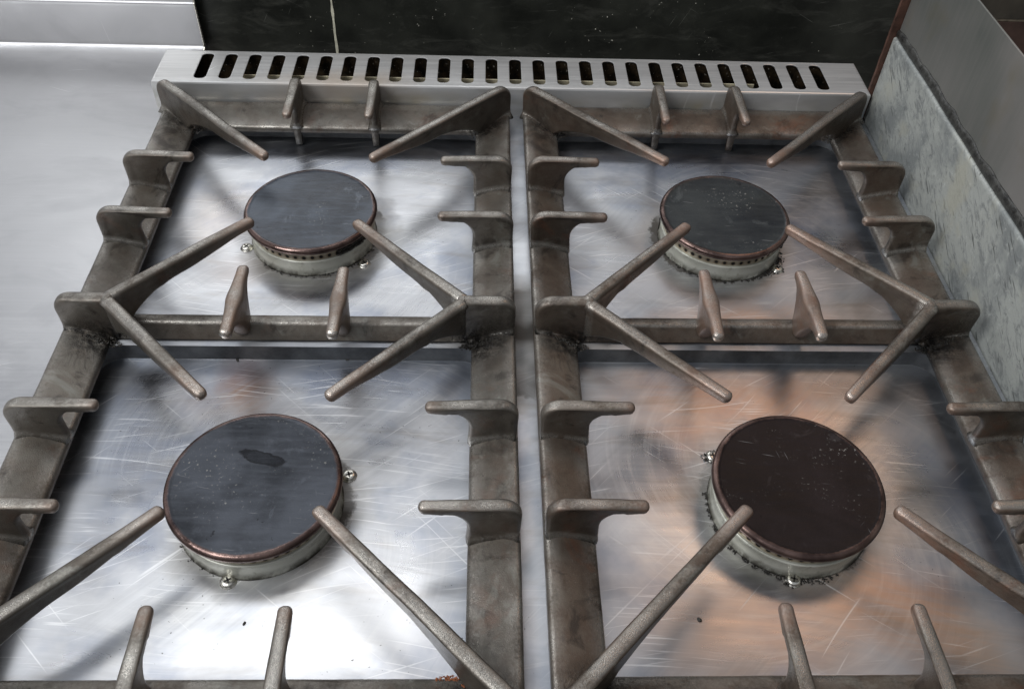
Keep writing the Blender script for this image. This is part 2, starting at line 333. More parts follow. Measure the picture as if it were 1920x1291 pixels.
def mat_ports():
    m = NT('drilled_flame_ring'); s = m.sep(m.obj())
    ang = m.math('ARCTAN2', s[1], s[0]); u = m.math('MULTIPLY', ang, 46 / (2 * PI)); fr = m.math('SUBTRACT', m.math('FRACT', u), .5)
    dx = m.math('MULTIPLY', fr, 2 * PI * .0565 / 46); dz = m.math('SUBTRACT', s[2], -.0105)
    d = m.math('SQRT', m.math('ADD', m.math('MULTIPLY', dx, dx), m.math('MULTIPLY', dz, dz)))
    n = m.noise(60, None, 3, .6); d = m.math('ADD', d, m.math('MULTIPLY', m.math('SUBTRACT', n, .5), .0012))
    hole = m.mr(d, .00190, .0015); halo = m.mr(d, .0034, .0018, 0, .55)
    col = m.mix(m.mr(n, .35, .7), (.56, .52, .42), (.38, .32, .24)); col = m.mix(halo, col, (.20, .12, .06)); col = m.mix(hole, col, (.006, .005, .004))
    met = m.math('SUBTRACT', .8, m.math('MULTIPLY', hole, .8))
    return m.done(col, met, m.mr(hole, 0, 1, .35, .9), m.bump(m.math('SUBTRACT', 1., hole), .8, .002))
def mat_cap(name, dark, light, haze, dust, seed, rough=.34, metal=.55, spec=.5, mark=False):
    m = NT(name); r_ = m.n('VectorMath'); r_.operation = 'LENGTH'; m.l(m.map((1, 1, 0)), r_.inputs[0]); rr = r_.outputs['Value']
    n1 = m.noise(13, m.map(loc=(seed, seed, 0)), 4, .6, .4); n2 = m.noise(1, m.map((30, 210, 1), rot=(0, 0, .05), loc=(seed, 0, 0)), 4, .6); n3 = m.noise(400, m.map(loc=(seed, 0, 0)), 2, .6)
    col = m.mix(m.mr(n1, .42, .62), dark, light); col = m.mix(m.mr(m.noise(6, m.map(loc=(seed, 0, 3)), 4, .7, .8), .48, .62, 0, .6), col, tuple(c * .5 for c in dark))
    col = m.mix(m.math('MULTIPLY', m.mr(n2, .45, .75), haze), col, tuple(min(1, c * 2.2) for c in light))
    ds = m.math('MULTIPLY', m.mr(n3, .62, .72), m.mr(m.noise(16, m.map(loc=(seed, 3, 0)), 3, .6), .5, .62)); col = m.mix(m.math('MULTIPLY', ds, dust), col, (.34, .33, .30))
    sc = scratches(m, [(.2, 50, 900, .74, 1 + seed), (-.8, 50, 900, .76, 3 + seed), (1.3, 50, 900, .77, 5 + seed)])
    col = m.mix(m.math('MULTIPLY', sc, dust * .5), col, (.40, .40, .40))
    pt = m.mr(m.noise(34, m.map(loc=(seed, 7, 0)), 5, .7, .7), .60, .68); col = m.mix(m.math('MULTIPLY', pt, .5 * dust), col, tuple(c * 1.9 + .03 for c in light))
    ch = m.mr(m.noise(55, m.map(loc=(seed, 2, 5)), 4, .7), .68, .70); col = m.mix(m.math('MULTIPLY', ch, .8), col, tuple(c * .3 for c in dark))
    wet = None
    if mark:
        bl = blob(m, .003, .020, .018, .0058, -.28, .5, 1.1); wet = m.mr(bl, .02, .25); edge_ = m.math('MULTIPLY', wet, m.mr(bl, .75, .45)); col = m.mix(m.math('MULTIPLY', wet, .75), col, (.010, .011, .014)); col = m.mix(m.math('MULTIPLY', edge_, .5), col, (.005, .005, .006))
    rim = m.mr(m.math('ADD', rr, m.math('MULTIPLY', m.math('SUBTRACT', m.noise(90, m.map(loc=(seed, 0, 0)), 4, .7), .5), .004)), .0574, .0590)
    rc = m.mix(m.mr(m.noise(40, m.map(loc=(seed, 0, 0)), 3), .35, .65), (.060, .040, .036), (.17, .115, .100))
    col = m.mix(rim, col, rc)
    met = m.mr(rr, .0572, .0588, metal, .85)
    ro = m.math('ADD', m.mr(m.math('ADD', m.math('MULTIPLY', n2, .5), m.math('MULTIPLY', n1, .5)), .35, .65, rough - .08, rough + .12), m.math('MULTIPLY', rim, -.10))
    if wet is not None: ro = m.math('SUBTRACT', ro, m.math('MULTIPLY', wet, .12))
    return m.done(col, met, ro, m.bump(m.math('ADD', n3, m.math('MULTIPLY', n1, 4.)), .16, .0009), spec)

# ------------------------------------------------------------------ cooker body
hob = empty('gas_range', 'stainless gas hob top with four burner wells and slotted flue strip', 'cooker', (0, 0, ZF))
M_frame = mat_frame()
def well_rect(c): return (c[0] - .160, c[0] + .160, .0105, .3150) if c[1] > 0 else (c[0] - .160, c[0] + .160, -.3150, -.0100)
def build_frame():
    bm = bmesh.new()
    X0, X1, Y0, Y1 = -.3905, .3838, -.36, .4105
    wells = [well_rect(s[1]) for s in plate_specs]
    xs = sorted({X0, X1} | {v for q in wells for v in (q[0], q[1])}); 
    outer = [(X0, Y0), (X1, Y0), (X1, Y1), (X0, Y1)]
    ev = [bm.verts.new((x, y, ZF)) for x, y in outer]; edges = [bm.edges.new((ev[i], ev[(i + 1) % 4])) for i in range(4)]
    for q in wells:
        p = rrect(*q, .020, 8); vv = [bm.verts.new((x, y, ZF)) for x, y in p]
        edges += [bm.edges.new((vv[i], vv[(i + 1) % len(vv)])) for i in range(len(vv))]
    bmesh.ops.triangle_fill(bm, edges=edges, use_beauty=True)
    bm.verts.ensure_lookup_table()
    # skirt
    for i in range(4):
        a, b = ev[i], ev[(i + 1) % 4]
        c = bm.verts.new((b.co.x, b.co.y, -.07)); d_ = bm.verts.new((a.co.x, a.co.y, -.07)); bm.faces.new((a, b, c, d_))
    o = link('hob_top', bm, M_frame, hob, smooth=False); o.location = (0, 0, -ZF); return o
build_frame()
M_wall = mat_simple('grimy_shaded_well_wall', (.12, .125, .13), .8, .42, .4, 40, .2, .001)  # dark tone puts the well's shade into the steel, along with grime
def build_plate(spec):
    name, c, stains_and_sheen, seed = spec
    mat = steel_plate(name, (.53, .535, .55), stains_and_sheen, seed, rough=.285, scr=1.0)
    bm = bmesh.new(); q = well_rect(c); q = (q[0] - c[0], q[1] - c[0], q[2] - c[1], q[3] - c[1])
    rings = []
    for d, z, r in ((0, ZF, .020), (.0003, ZF - .0015, .020), (.0006, ZP + .0010, .0198), (.0010, ZP + .0002, .0195), (.0022, ZP, .019)):
        rings.append([(x, y, z) for x, y in rrect(q[0] + d, q[1] - d, q[2] + d, q[3] - d, r, 8)])
    vs = [[bm.verts.new(p) for p in r] for r in rings]; n = len(vs[0])
    bw_ = bmesh.new(); loft(bw_, rings[:-1], True, False)
    ow = link('well_wall', bw_, M_wall, hob); ow.location = (c[0], c[1], -ZF)
    for i in range(n): bm.faces.new((vs[-2][i], vs[-2][(i + 1) % n], vs[-1][(i + 1) % n], vs[-1][i]))
    bm.faces.new(vs[-1]); bmesh.ops.delete(bm, geom=[v for v in bm.verts if not v.link_faces], context='VERTS')
    o = link('burner_plate', bm, mat, hob); o.location = (c[0], c[1], -ZF)
    for p in o.data.polygons: p.use_smooth = len(p.vertices) == 4
for s_ in plate_specs: build_plate(s_)

# flue strip
def build_vent():
    x0, x1, y0, y1, zt = -.3975, .3800, .3382, .4050, .0205
    sc_, pitch, n = -.3482, .02612, 27
    yc, hl, hw, rad = .3722, .0260, .0068, .0055
    bm = bmesh.new(); t = .0012
    cells = [(sc_ + i * pitch) for i in range(n)]
    xb = [x0 + .002] + [c + pitch / 2 for c in cells[:-1]] + [x1 - .002]
    xb.insert(1, cells[0] - pitch / 2); xb.insert(-1, cells[-1] + pitch / 2)
    Y0, Y1 = y0 + .002, y1 - .002
    def quad(pts): bm.faces.new([bm.verts.new(p) for p in pts])
    quad([(xb[0], Y0, zt), (xb[1], Y0, zt), (xb[1], Y1, zt), (xb[0], Y1, zt)])
    quad([(xb[-2], Y0, zt), (xb[-1], Y0, zt), (xb[-1], Y1, zt), (xb[-2], Y1, zt)])
    for c in cells:
        inner = rrect(c - hw, c + hw, yc - hl, yc + hl, rad, 6)
        a, b = c - pitch / 2, c + pitch / 2
        # outer loop points matched to the inner ones
        outer = []
        for k, (x, y) in enumerate(inner):
            seg = k // 7; j = k % 7
            if seg == 0: p = (b, lerp(yc + hl - rad, Y1, j / 3)) if j <= 3 else (lerp(b, c + hw - rad, (j - 3) / 3), Y1)
            elif seg == 1: p = (lerp(c - hw + rad, a, j / 3), Y1) if j <= 3 else (a, lerp(Y1, yc + hl - rad, (j - 3) / 3))
            elif seg == 2: p = (a, lerp(yc - hl + rad, Y0, j / 3)) if j <= 3 else (lerp(a, c - hw + rad, (j - 3) / 3), Y0)
            else: p = (lerp(c + hw - rad, b, j / 3), Y0) if j <= 3 else (b, lerp(Y0, yc - hl + rad, (j - 3) / 3))
            outer.append(p)
        vo = [bm.verts.new((x, y, zt)) for x, y in outer]; vi = [bm.verts.new((x, y, zt)) for x, y in inner]
        vl = [bm.verts.new((x, y, zt - t)) for x, y in inner]; N = len(vi)
        ve = [bm.verts.new((c + (x - c) * .97, yc + (y - yc) * .99, zt - .0002)) for x, y in inner]
        for v_, (x, y) in zip(vi, inner): v_.co = (c + (x - c) * 1.04, yc + (y - yc) * 1.012, zt)
        for k in range(N):
            kk = (k + 1) % N
            bm.faces.new((vo[k], vo[kk], vi[kk], vi[k])); bm.faces.new((vi[k], vi[kk], ve[kk], ve[k])); bm.faces.new((ve[k], ve[kk], vl[kk], vl[k]))
    # folded edge and the four sides
    per = [(x0 + .002, Y0), (x1 - .002, Y0), (x1 - .002, Y1), (x0 + .002, Y1)]
    def ring(d, z): return [(x0 + d, y0 + d, z), (x1 - d, y0 + d, z), (x1 - d, y1 - d, z), (x0 + d, y1 - d, z)]
    rs = [ring(.002, zt), ring(.0006, zt - .0005), ring(0, zt - .0020), ring(0, ZF)]
    loft(bm, rs, True, False)
    bmesh.ops.remove_doubles(bm, verts=bm.verts[:], dist=.00001)
    o = link('flue_vent', bm, mat_vent(), hob, smooth=False); o.location = (0, 0, -ZF)
    # duct inside the flue, coloured dark to put shade behind the slots
    bm = bmesh.new()
    box(bm, x0 + .004, x1 - .004, y0 + .003, y1 - .003, ZF + .0006, ZF + .0020)
    m = NT('shade_brown_duct'); nn = m.noise(60, None, 4, .7); n2 = m.noise(300, None, 2)
    g = m.mr(n2, .66, .72)
    col = m.mix(m.mr(nn, .4, .7), (.008, .007, .005), (.05, .032, .016)); col = m.mix(m.math('MULTIPLY', g, .6), col, (.35, .33, .28))
    mt = m.done(col, 0, m.mr(nn, .3, .7, .5, .8), m.bump(nn, .5, .003), .15)
    box(bm, x0 + .004, x1 - .004, y1 - .0045, y1 - .0035, ZF + .0022, .0185); box(bm, x0 + .0032, x0 + .0042, y0 + .003, y1 - .005, ZF + .0022, .0185); box(bm, x1 - .0042, x1 - .0032, y0 + .003, y1 - .005, ZF + .0022, .0185)
    o = link('flue_duct', bm, mt, hob, smooth=False); o.location = (0, 0, -ZF)
    bm = bmesh.new(); box(bm, x0 + .085, x1 - .12, y0 + .0335, y0 + .0350, ZF + .0020, .0100)
    m = mat_simple('flue_baffle_steel', (.60, .54, .38), .3, .35, .4, 60, .5, .002)
    o = link('flue_baffle', bm, m, hob, smooth=False); o.location = (0, 0, -ZF)
build_vent()

# ------------------------------------------------------------------ worktop on the left, wall, right hand panels
M_work = mat_worktop()
wt = empty('steel_worktop', 'plain satin stainless worktop left of the hob with low upstand at its back', 'worktop', (-.6, 0, ZF))
def prof_extrude(pts, x0, x1, nx=1):
    bm = bmesh.new(); rows = [[bm.verts.new((lerp(x0, x1, i / nx), y, z)) for y, z in pts] for i in range(nx + 1)]
    for a, b in zip(rows[:-1], rows[1:]):
        for k in range(len(pts) - 1): bm.faces.new((a[k], b[k], b[k + 1], a[k + 1]))
    return bm
zt = ZF - .0006
cove = [(-.62, zt)] + [(.4692 + .005 * math.sin(a), zt + .005 * (1 - math.cos(a))) for a in [PI / 2 * k / 8 for k in range(9)]]
bm = prof_extrude([(-.62, zt - .04), (-.62, zt)] + cove[1:2], -1.5, -.3915)
o = link('work_surface', bm, M_work, wt, smooth=False); o.location = (.6, 0, -ZF)
up = cove[1:] + [(.4742, .0355), (.4738, .0372), (.4734, .0384), (.4736, .0394), (.4744, .0402), (.4752, .0415), (.4790, .0850), (.4800, .0858), (.4838, .0860)]
bm = prof_extrude(up, -1.5, -.3775); x_ = -.3775
vsx = [v for v in bm.verts if abs(v.co.x + .3775) < 1e-5]
o = link('upstand', bm, M_work, wt, smooth=True); o.location = (.6, 0, -ZF)
# the welded end of the upstand, a rolled bead
bm = bmesh.new(); path = [(y, z) for y, z in up[:-1]]
rings = []
for i, (y, z) in enumerate(path):
    rings.append([(-.3775 + .0014 * math.cos(2 * PI * k / 8), y - .0014 * math.sin(2 * PI * k / 8), z + .0002) for k in range(8)])
loft(bm, rings); o = link('end_bead', bm, M_screw, wt); o.location = (.6, 0, -ZF)
bm = bmesh.new(); box(bm, -.3915, -.3765, .4105, .4838, ZF - .004, ZF - .0008)
o = link('corner_strip', bm, M_work, wt, smooth=False); o.location = (.6, 0, -ZF)

M_blk = mat_black()
wall = empty('tiled_wall', 'glossy black tiled splashback behind the vented strip with one pale grout joint', 'wall', (0, .4865, -.1))
def wallpart(name, x0, x1, z0, z1, mat, proud=0.):
    bm = bmesh.new(); box(bm, x0, x1, .4865 - proud, .50, z0, z1, .0006)
    o = link(name, bm, mat, wall, smooth=False); o.location = (0, -.4865, .1); return o
for i, (a, b) in enumerate(((-1.5, -.8205), (-.8185, -.2232), (-.2212, .4900))): wallpart('black_tile', a, b, -.1, .14, M_blk)
for gx in (-.8195, -.2222):
    bm = bmesh.new(); rings = []
    for k in range(61):
        z = -.1 + .2398 * k / 60; q = noise.noise(Vector((gx, 0, z * 60))) * .0006; wd = .0013 + .0009 * noise.noise(Vector((5, gx, z * 90)))
        wd = max(.0004, wd)
        rings.append([(gx + q - wd, .488, z), (gx + q - wd, .4861, z), (gx + q + wd, .4861, z), (gx + q + wd, .488, z)])
    loft(bm, rings); o = link('grout_joint', bm, M_grout, wall, smooth=False); o.location = (0, -.4865, .1)

M_brown = mat_simple('brown_tile', (.045, .024, .018), 0, .45, .6, 25, .3, .002)
bw = empty('brown_wall', 'dark red-brown tiles beyond the grey panel at the top right corner', 'wall', (.9, .4865, -.1))
def bpart(name, x0, x1, z0, z1, mat, y=.4865):
    bm = bmesh.new(); box(bm, x0, x1, y, .50, z0, z1, .0006); o = link(name, bm, mat, bw, smooth=False); o.location = (-.9, -.4865, .1)
bpart('brown_tile', .4910, 1.5, -.1, .0325, M_brown); bpart('brown_tile', .4910, 1.5, .0362, .14, mat_simple('dark_tile', (.035, .03, .022), 0, .5, .6, 25, .3, .002))
bpart('grout_joint', .4910, 1.5, .0326, .0361, mat_simple('dirty_grout', (.13, .11, .08), 0, .8, .5, 90, .6, .002), .4875)

ap = empty('neighbouring_appliance', 'tall dull grey steel appliance side at the right edge with weathered pale lower panel', 'appliance', (.39, .0, ZF))
M_guard = mat_guard()
bm = bmesh.new()
ys = [-.5 + .845 * i / 80 for i in range(81)]
def gz(y): return .0845 + .0012 * noise.noise(Vector((y * 14, 0, 0)))
rows = [[(.3848, y, ZF - .05), (.3848, y, gz(y) - .004), (.3851, y, gz(y) - .0010), (.3866, y, gz(y)), (.3880, y, gz(y))] for y in ys]
loft(bm, rows, False, False)
o = link('lower_panel', bm, M_guard, ap, smooth=True); o.location = (-.39, 0, -ZF)
bm = bmesh.new(); box(bm, .3882, .3898, -.5, .3450, ZF - .05, .1815, .0004)
o = link('side_panel', bm, mat_panel(), ap, smooth=False); o.location = (-.39, 0, -ZF)
bm = bmesh.new(); rings = []
for i in range(161):
    y = -.5 + .845 * i / 160; a = .0018 + .0006 * noise.noise(Vector((y * 110, 1, 0))); b = .0052 + .0014 * noise.noise(Vector((y * 45, 7, 0)))
    rings.append([(.3884 - a * math.sin(PI * k / 6) * 1.3, y, gz(y) + .0002 + b * .9 - b * math.cos(PI * k / 6)) for k in range(7)])
loft(bm, rings); o = link('sealant_bead', bm, M_seal, ap); o.location = (-.39, 0, -ZF)
bm = bmesh.new(); rings = []
for i in range(60):
    z = ZF - .04 + .235 * i / 59; q = .0006 * noise.noise(Vector((z * 80, 0, 3)))
    rings.append([(.3800 + q, .3460, z), (.3930, .3460, z), (.3930, .3500, z), (.3800 + q, .3500, z)])
loft(bm, rings); o = link('rusty_flange', bm, M_rust, ap, smooth=False); o.location = (-.39, 0, -ZF)

# ------------------------------------------------------------------ pan supports
def smooth01(t): t = max(0, min(1, t)); return t * t * (3 - 2 * t)
NS = 22
def section(U, L, lat, T, Tw, flare=1., bead=.5):
    """closed section between point U (ridge) and L (underside), lat = unit lateral vector"""
    U = Vector(U); L = Vector(L); D = L - U; ln = max(D.length, 1e-5); D /= ln
    pts = []
    half = T / 2; rb = min(half * .95, ln * .48); rl = min(Tw / 2 * .9, ln * .40)
    prof = []
    for k in range(6):
        a = PI / 2 * k / 5; prof.append((rb * .72 * (1 - math.cos(a)), half * math.sin(a) ** .72))
    d2 = min(rb * 1.7, ln * .55); prof.append((max(d2, rb * 1.02), half * .97 if ln < half * 3.5 else lerp(half, Tw / 2, .75)))
    d3 = min(rb * 2.5, ln * .6); prof.append((max(d3, prof[-1][0] * 1.01), half * .95 if ln < half * 3.5 else Tw / 2))
    for k in range(4):
        a = PI / 2 * k / 3; prof.append((max(ln - rl * (1 - math.sin(a)), prof[-1][0]) if k else max(ln - rl, prof[-1][0] * 1.01), (Tw / 2 if ln >= half * 3.5 else half * .95) * math.cos(a)))
    left = [U + D * d + lat * (w_ * flare) for d, w_ in prof[1:]]
    right = [U + D * d - lat * (w_ * flare) for d, w_ in prof[1:-1]][::-1]
    return [U + D * prof[0][0]] + left + right
def sweep_finger(name, secs, mat, parent, tipfn, crustfn):
    """secs: list of (U, L, lat, T, Tw, flare)"""
    bm = bmesh.new(); rings = [section(*s) for s in secs]
    n = len(rings[0])
    # rounded end at the tip
    last = rings[-1]; c = sum((Vector(p) for p in last), Vector()) / n; prev = sum((Vector(p) for p in rings[-2]), Vector()) / n; dr = (c - prev).normalized()
    rad = secs[-1][3] * .42
    for k in (1, 2, 3):
        a = PI / 2 * k / 3.3; rings.append([c + (Vector(p) - c) * math.cos(a) + dr * rad * math.sin(a) for p in last])
    vs = loft(bm, rings)
    # cast roughness in the geometry itself
    for v in bm.verts:
        q = v.co * 60 + Vector((parent_seed, 0, 0)); v.co += noise.noise_vector(q) * .00022 + noise.noise_vector(v.co * 13 + Vector((parent_seed, 2, 0))) * .0009
    idx = {}
    m_ = len(rings); nn = n
    ridge = set([0, 1, 2, nn - 1, nn - 2])
    low = set([len(secs and rings[0]) // 2])
    def wear_glint(co, i):
        k = i // nn; j = i % nn
        e = 1.0 if j in (0,) else (.75 if j in (1, nn - 1) else (.45 if j in (2, nn - 2) else 0.))
        if k == 0: e = 1.9  # highlight painted along the weld foot
        elif k == 1: e = max(e, 1.3)
        return (tipfn(co), e, crustfn(co, k))
    return link(name, bm, mat, parent, True, wear_glint)
parent_seed = 0.
def side_secs(P, inward, lat, zo=0., depth=0., zi=-ZI, wr=WR, tipx=.068, tz=None):
    """finger standing across a rail. P = outer foot on the rail, inward = unit vector"""
    P = Vector(P); secs = []
    def pt(s, z): return P + inward * s + Vector((0, 0, z))
    R = .0125; T, Tw = .0098, .0072
    U = []; L = []
    # upright part, outer edge
    for k in range(6):
        t = k / 5; U.append((0.0 + .0004 * (1 - t), lerp(-.0012, H - R, t))); L.append((wr + .0006 + .001 * (1 - t) ** 2, lerp(zi - .0014, .0085, t)))
    for k in range(1, 9):
        a = PI / 2 * k / 8; U.append((R - R * math.cos(a), H - R + R * math.sin(a)))
        t = k / 8; a2 = PI / 2 * t * .62; L.append((wr + .0006 + .022 * (1 - math.cos(a2)), .0085 + .0190 * math.sin(a2)))
    sE, zE = L[-1]
    n = 11
    for k in range(1, n + 1):
        t = k / n; U.append((lerp(R, tipx - .003, t ** .9), H - .0004 * t)); 
        s = lerp(sE, tipx - .0035, t ** 1.1); z = lerp(zE, H - .0088, 1 - (1 - t) ** 1.8); L.append((s, z))
    for k, (u, l_) in enumerate(zip(U, L)):
        fl = 1 + 1.1 * max(0, 1 - k / 1.6) ** 2
        t = max(0, (k - 12) / (len(U) - 13)); 
        secs.append((pt(*u), pt(*l_), lat, T * lerp(1, .92, t), Tw * lerp(1, 1.1, t), fl))
    return secs
def arm_secs(A, B, zA, tz=H, bottom=-.014, T0=.0112, T1=.0094, run=.062, sagk=1.):
    """arm from fork A to tip B (plan points), underside rising from bottom near A to a thin bar"""
    A = Vector(A); B = Vector(B); d = (B - A); ln = d.length; d /= ln; lat = Vector((-d.y, d.x, 0)); secs = []
    n = 24
    for k in range(n + 1):
        t = k / n; s = ln * t
        th = lerp(.0165, .0100, smooth01((s - run) / (ln - run))) if ln > run else .009
        # underside curve
        zb_far = tz - th
        q = min(1, s / run)
        zb = lerp(bottom, tz - .0165, 1 - (1 - q) ** 2.1) if s < run else zb_far
        zu = tz - .0006 * t
        P = A + d * s
        secs.append((Vector((P.x, P.y, zu)), Vector((P.x, P.y, zb)), lat, lerp(T0, T1, t), lerp(T0 * .62, T1 * .78, t), 1.))
    return secs
def build_support(cx, cy, rz, which):
    global parent_seed
    mat = M_iron[which]
    lab = ['left pan support, grey worn cast iron grate with tapering fingers over both left burners',
           'right pan support, browner cast iron grate beside the pale side panel over both right burners'][which]
    root = empty('pan_support', lab, 'pan support', (cx, cy, 0), rz, 'cast iron pan supports')
    parent_seed = which * 31.7
    none = lambda co, k=0: 0.
    # --- frame: rail section swept around a rounded rectangle
    prof = [(.0045, ZF + .0004), (.0002, ZF + .003), (0, -.0032), (.0006, -.0014), (.0022, -.0003), (.0040, 0), (.012, -.0010), (.024, -.0038), (WR - .0028, -ZI + .0002), (WR - .0010, -ZI - .0008), (WR, -ZI - .0028), (WR, ZF + .0012), (WR - .001, ZF + .0004)]
    bm = bmesh.new(); rings = []
    for d, z in prof:
        yy = LO - d * ((LO - LI) / WR); yf = LO - d * ((LO - .2905) / WR)
        r = max(.003, .012 - d * .25)
        base = rrect(-(WO - d), WO - d, -yf, yy, r, 5)
        pts = []
        N = len(base)
        for i in range(N):
            a, b = Vector(base[i]), Vector(base[(i + 1) % N]); L_ = (b - a).length
            sub = 1 if L_ < .02 else (60 if abs(a.x - b.x) < 1e-6 else 34)
            for k in range(sub): p = a.lerp(b, k / sub); pts.append((p.x, p.y, z))
        rings.append(pts)
    vs = loft(bm, rings, True, False)
    N = len(rings[0])
    for v in bm.verts:
        q = v.co * 70 + Vector((parent_seed, 5, 0)); v.co += noise.noise_vector(q) * .00022
    corners = [(sx * .155, sy * .305) for sx in (-1, 1) for sy in (-1, 1)] + [(-.155, 0), (.155, 0)]
    def fw(co, i):
        j = i // N
        e = {3: .7, 4: .95, 5: .5, 8: .55, 9: .75, 10: .3}.get(j, 0.)
        cr_ = max(0, 1 - min(math.hypot((co.x - a) * .8, co.y - b + (.012 if b == 0 else 0)) for a, b in corners) / .026)
        return (0., e, min(1, cr_ * 1.7))
    link('outer_frame', bm, mat, root, True, fw)
    # --- crossbar
    bm = bmesh.new(); rings = []
    pr = [(-.0045, -.0132), (-.0040, -.0125), (.0020, -.0022), (.0036, -.0004), (.0050, 0), (.0112, 0), (.0126, -.0008), (.0140, -.012), (.0136, -.0132)]
    for k in range(41):
        x = lerp(-.150, .150, k / 40); rings.append([(x, y, z) for y, z in pr])
    loft(bm, rings)
    for v in bm.verts: v.co += noise.noise_vector(v.co * 80 + Vector((parent_seed, 9, 0))) * .0002
    link('crossbar', bm, mat, root, True, lambda co, i: (0., .85 if i % 9 in (3, 4) else (.3 if i % 9 == 5 else 0), max(0, min(1, (abs(co.x) - .118) / .02))))
    # --- side fingers
    for sx in (-1, 1):
        for sy in (-1, 1):
            for y in ymain:
                s = side_secs((sx * WO, sy * y, 0), Vector((-sx, 0, 0)), Vector((0, 1, 0)), tipx=.0682)
                sweep_finger('finger', s, mat, root, lambda co: .5 * smooth01((.135 - abs(co.x)) / .02), lambda co, k: .0)
    # --- fingers on the rear and the front rail
    for sx in (-1, 1):
        for sy in (-1, 1):
            s = side_secs((sx * .0412, sy * LO, 0), Vector((0, -sy, 0)), Vector((1, 0, 0)), wr=LO - LI, tipx=.0745)
            f = sweep_finger('finger', s, mat, root, lambda co: .8 * smooth01((.285 - abs(co.y)) / .015), lambda co, k: 0.)
            bm = bmesh.new(); yy = sy * (LI - .0002)
            loft(bm, [[(sx * .0412 + a * (.0055 - .0018 * t), yy + sy * (-.0022 * t2 + .002), z) for a, t2 in ((-1, 0), (-.8, 1), (.8, 1), (1, 0))] for z, t in ((-.006, 0), (-.012, .5), (-.020, .8), (-.0285, 1))])
            link('locating_lug', bm, mat, root, True, lambda co, i: (0, .3, 0))
    # --- corner arms
    for sx in (-1, 1):
        for sy in (-1, 1):
            A = Vector((sx * .1835, sy * .3265, 0)); B = Vector((sx * .0495, sy * .1938, 0)); d = (B - A); ln = d.length; d /= ln; lat = Vector((-d.y, d.x, 0))
            secs = []; R = .0135; foot = .0475
            pt = lambda s, z: A + d * s + Vector((0, 0, z))
            U = []; L = []
            for k in range(6):
                t = k / 5; U.append((.0008 * (1 - t), lerp(-.0018, H - R, t))); L.append((foot, lerp(-.0096, -.006, t)))
            for k in range(1, 9):
                a = PI / 2 * k / 8; U.append((R - R * math.cos(a), H - R + R * math.sin(a))); L.append((foot + .001 * k, lerp(-.006, .0005, k / 8)))
            n = 26; end = ln - .0035
            for k in range(1, n + 1):
                t = k / n; s = lerp(R, end, t); sl = lerp(foot + .008, end, t ** 1.0)
                q = min(1, (sl - foot - .008) / .055)
                zl = lerp(.0005, H - .0175, 1 - (1 - q) ** 1.9) if q < 1 else lerp(H - .0175, H - .0100, smooth01((sl - foot - .063) / (end - foot - .063)))
                U.append((s, H - .0006 * t)); L.append((sl, zl))
            for k, (u, l_) in enumerate(zip(U, L)):
                t = k / (len(U) - 1); fl = 1 + 1.1 * max(0, 1 - k / 1.6) ** 2
                secs.append((pt(*u), pt(*l_), lat, lerp(.0114, .0094, t), lerp(.0074, .0076, t), fl))
            sweep_finger('corner_arm', secs, mat, root, lambda co, B=B: smooth01(1 - math.hypot(co.x - B.x, co.y - B.y) / .045),
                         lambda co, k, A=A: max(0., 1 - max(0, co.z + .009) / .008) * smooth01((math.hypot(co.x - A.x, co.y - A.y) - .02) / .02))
    # --- middle: upright on each side rail, forking into two arms
    for sx in (-1, 1):
        P = Vector((sx * WO, 0, 0)); inward = Vector((-sx, 0, 0)); R = .0125; U = []; L = []; xf = WO - .1428
        pt = lambda s, z: P + inward * s + Vector((0, 0, z))
        for k in range(6):
            t = k / 5; U.append((.0006 * (1 - t), lerp(-.0016, H - R, t))); L.append((lerp(WR, xf + .002, .5 + .5 * t), lerp(-ZI - .004, -.012, t)))
        for k in range(1, 9):
            a = PI / 2 * k / 8; U.append((R - R * math.cos(a), H - R + R * math.sin(a))); L.append((xf + .002, lerp(-.012, .014, k / 8)))
        for k in range(1, 8):
            t = k / 7; U.append((lerp(R, xf, t), H)); L.append((xf + .002, lerp(.014, H - .006, t)))
        secs = [(pt(*u), pt(*l_), Vector((0, 1, 0)), .0112, .0100, 1 + 1.0 * max(0, 1 - k / 1.6) ** 2) for k, (u, l_) in enumerate(zip(U, L))]
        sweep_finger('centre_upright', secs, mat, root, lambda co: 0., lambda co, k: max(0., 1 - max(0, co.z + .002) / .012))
        for sy in (-1, 1):
            A = (sx * .1432, sy * .0005, 0); B = (sx * .0470, sy * .0975, 0)
            s = arm_secs(A, B, 0, bottom=-.0125 if sy > 0 else -.0095, run=.064)
            sweep_finger('diagonal_arm', s, mat, root, lambda co, B=B: smooth01(1 - math.hypot(co.x - B[0], co.y - B[1]) / .055),
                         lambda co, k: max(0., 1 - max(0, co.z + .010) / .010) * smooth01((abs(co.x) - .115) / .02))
    # --- short fingers on the crossbar
    for sx in (-1, 1):
        secs = []; n = 32
        for k in range(n + 1):
            t = -1 + 2 * k / n; y = t * .0365
            a = abs(y - .002)
            zl = -.008 if a < .006 else lerp(-.008, H - .0100, 1 - (1 - min(1, (a - .006) / .028)) ** 2.4)
            zl = min(zl, H - .0100); wdt = lerp(.0112, .0094, abs(t))
            fl = 1 + .25 * math.exp(-(a / .012) ** 2)
            secs.append((Vector((sx * .0412, y, H - .0010 * t * t)), Vector((sx * .0412, y, zl)), Vector((1, 0, 0)), wdt, wdt * .92, fl))
        # round the first end too
        s0 = secs[0]; secs = [(s0[0] + Vector((0, -.0022, -.0022)), s0[1] + Vector((0, -.0022, .0022)), s0[2], s0[3] * .6, s0[4] * .6, 1)] + secs
        sweep_finger('short_finger', secs, mat, root, lambda co: .55 + .45 * smooth01(abs(co.y) / .035), lambda co, k: 0.)
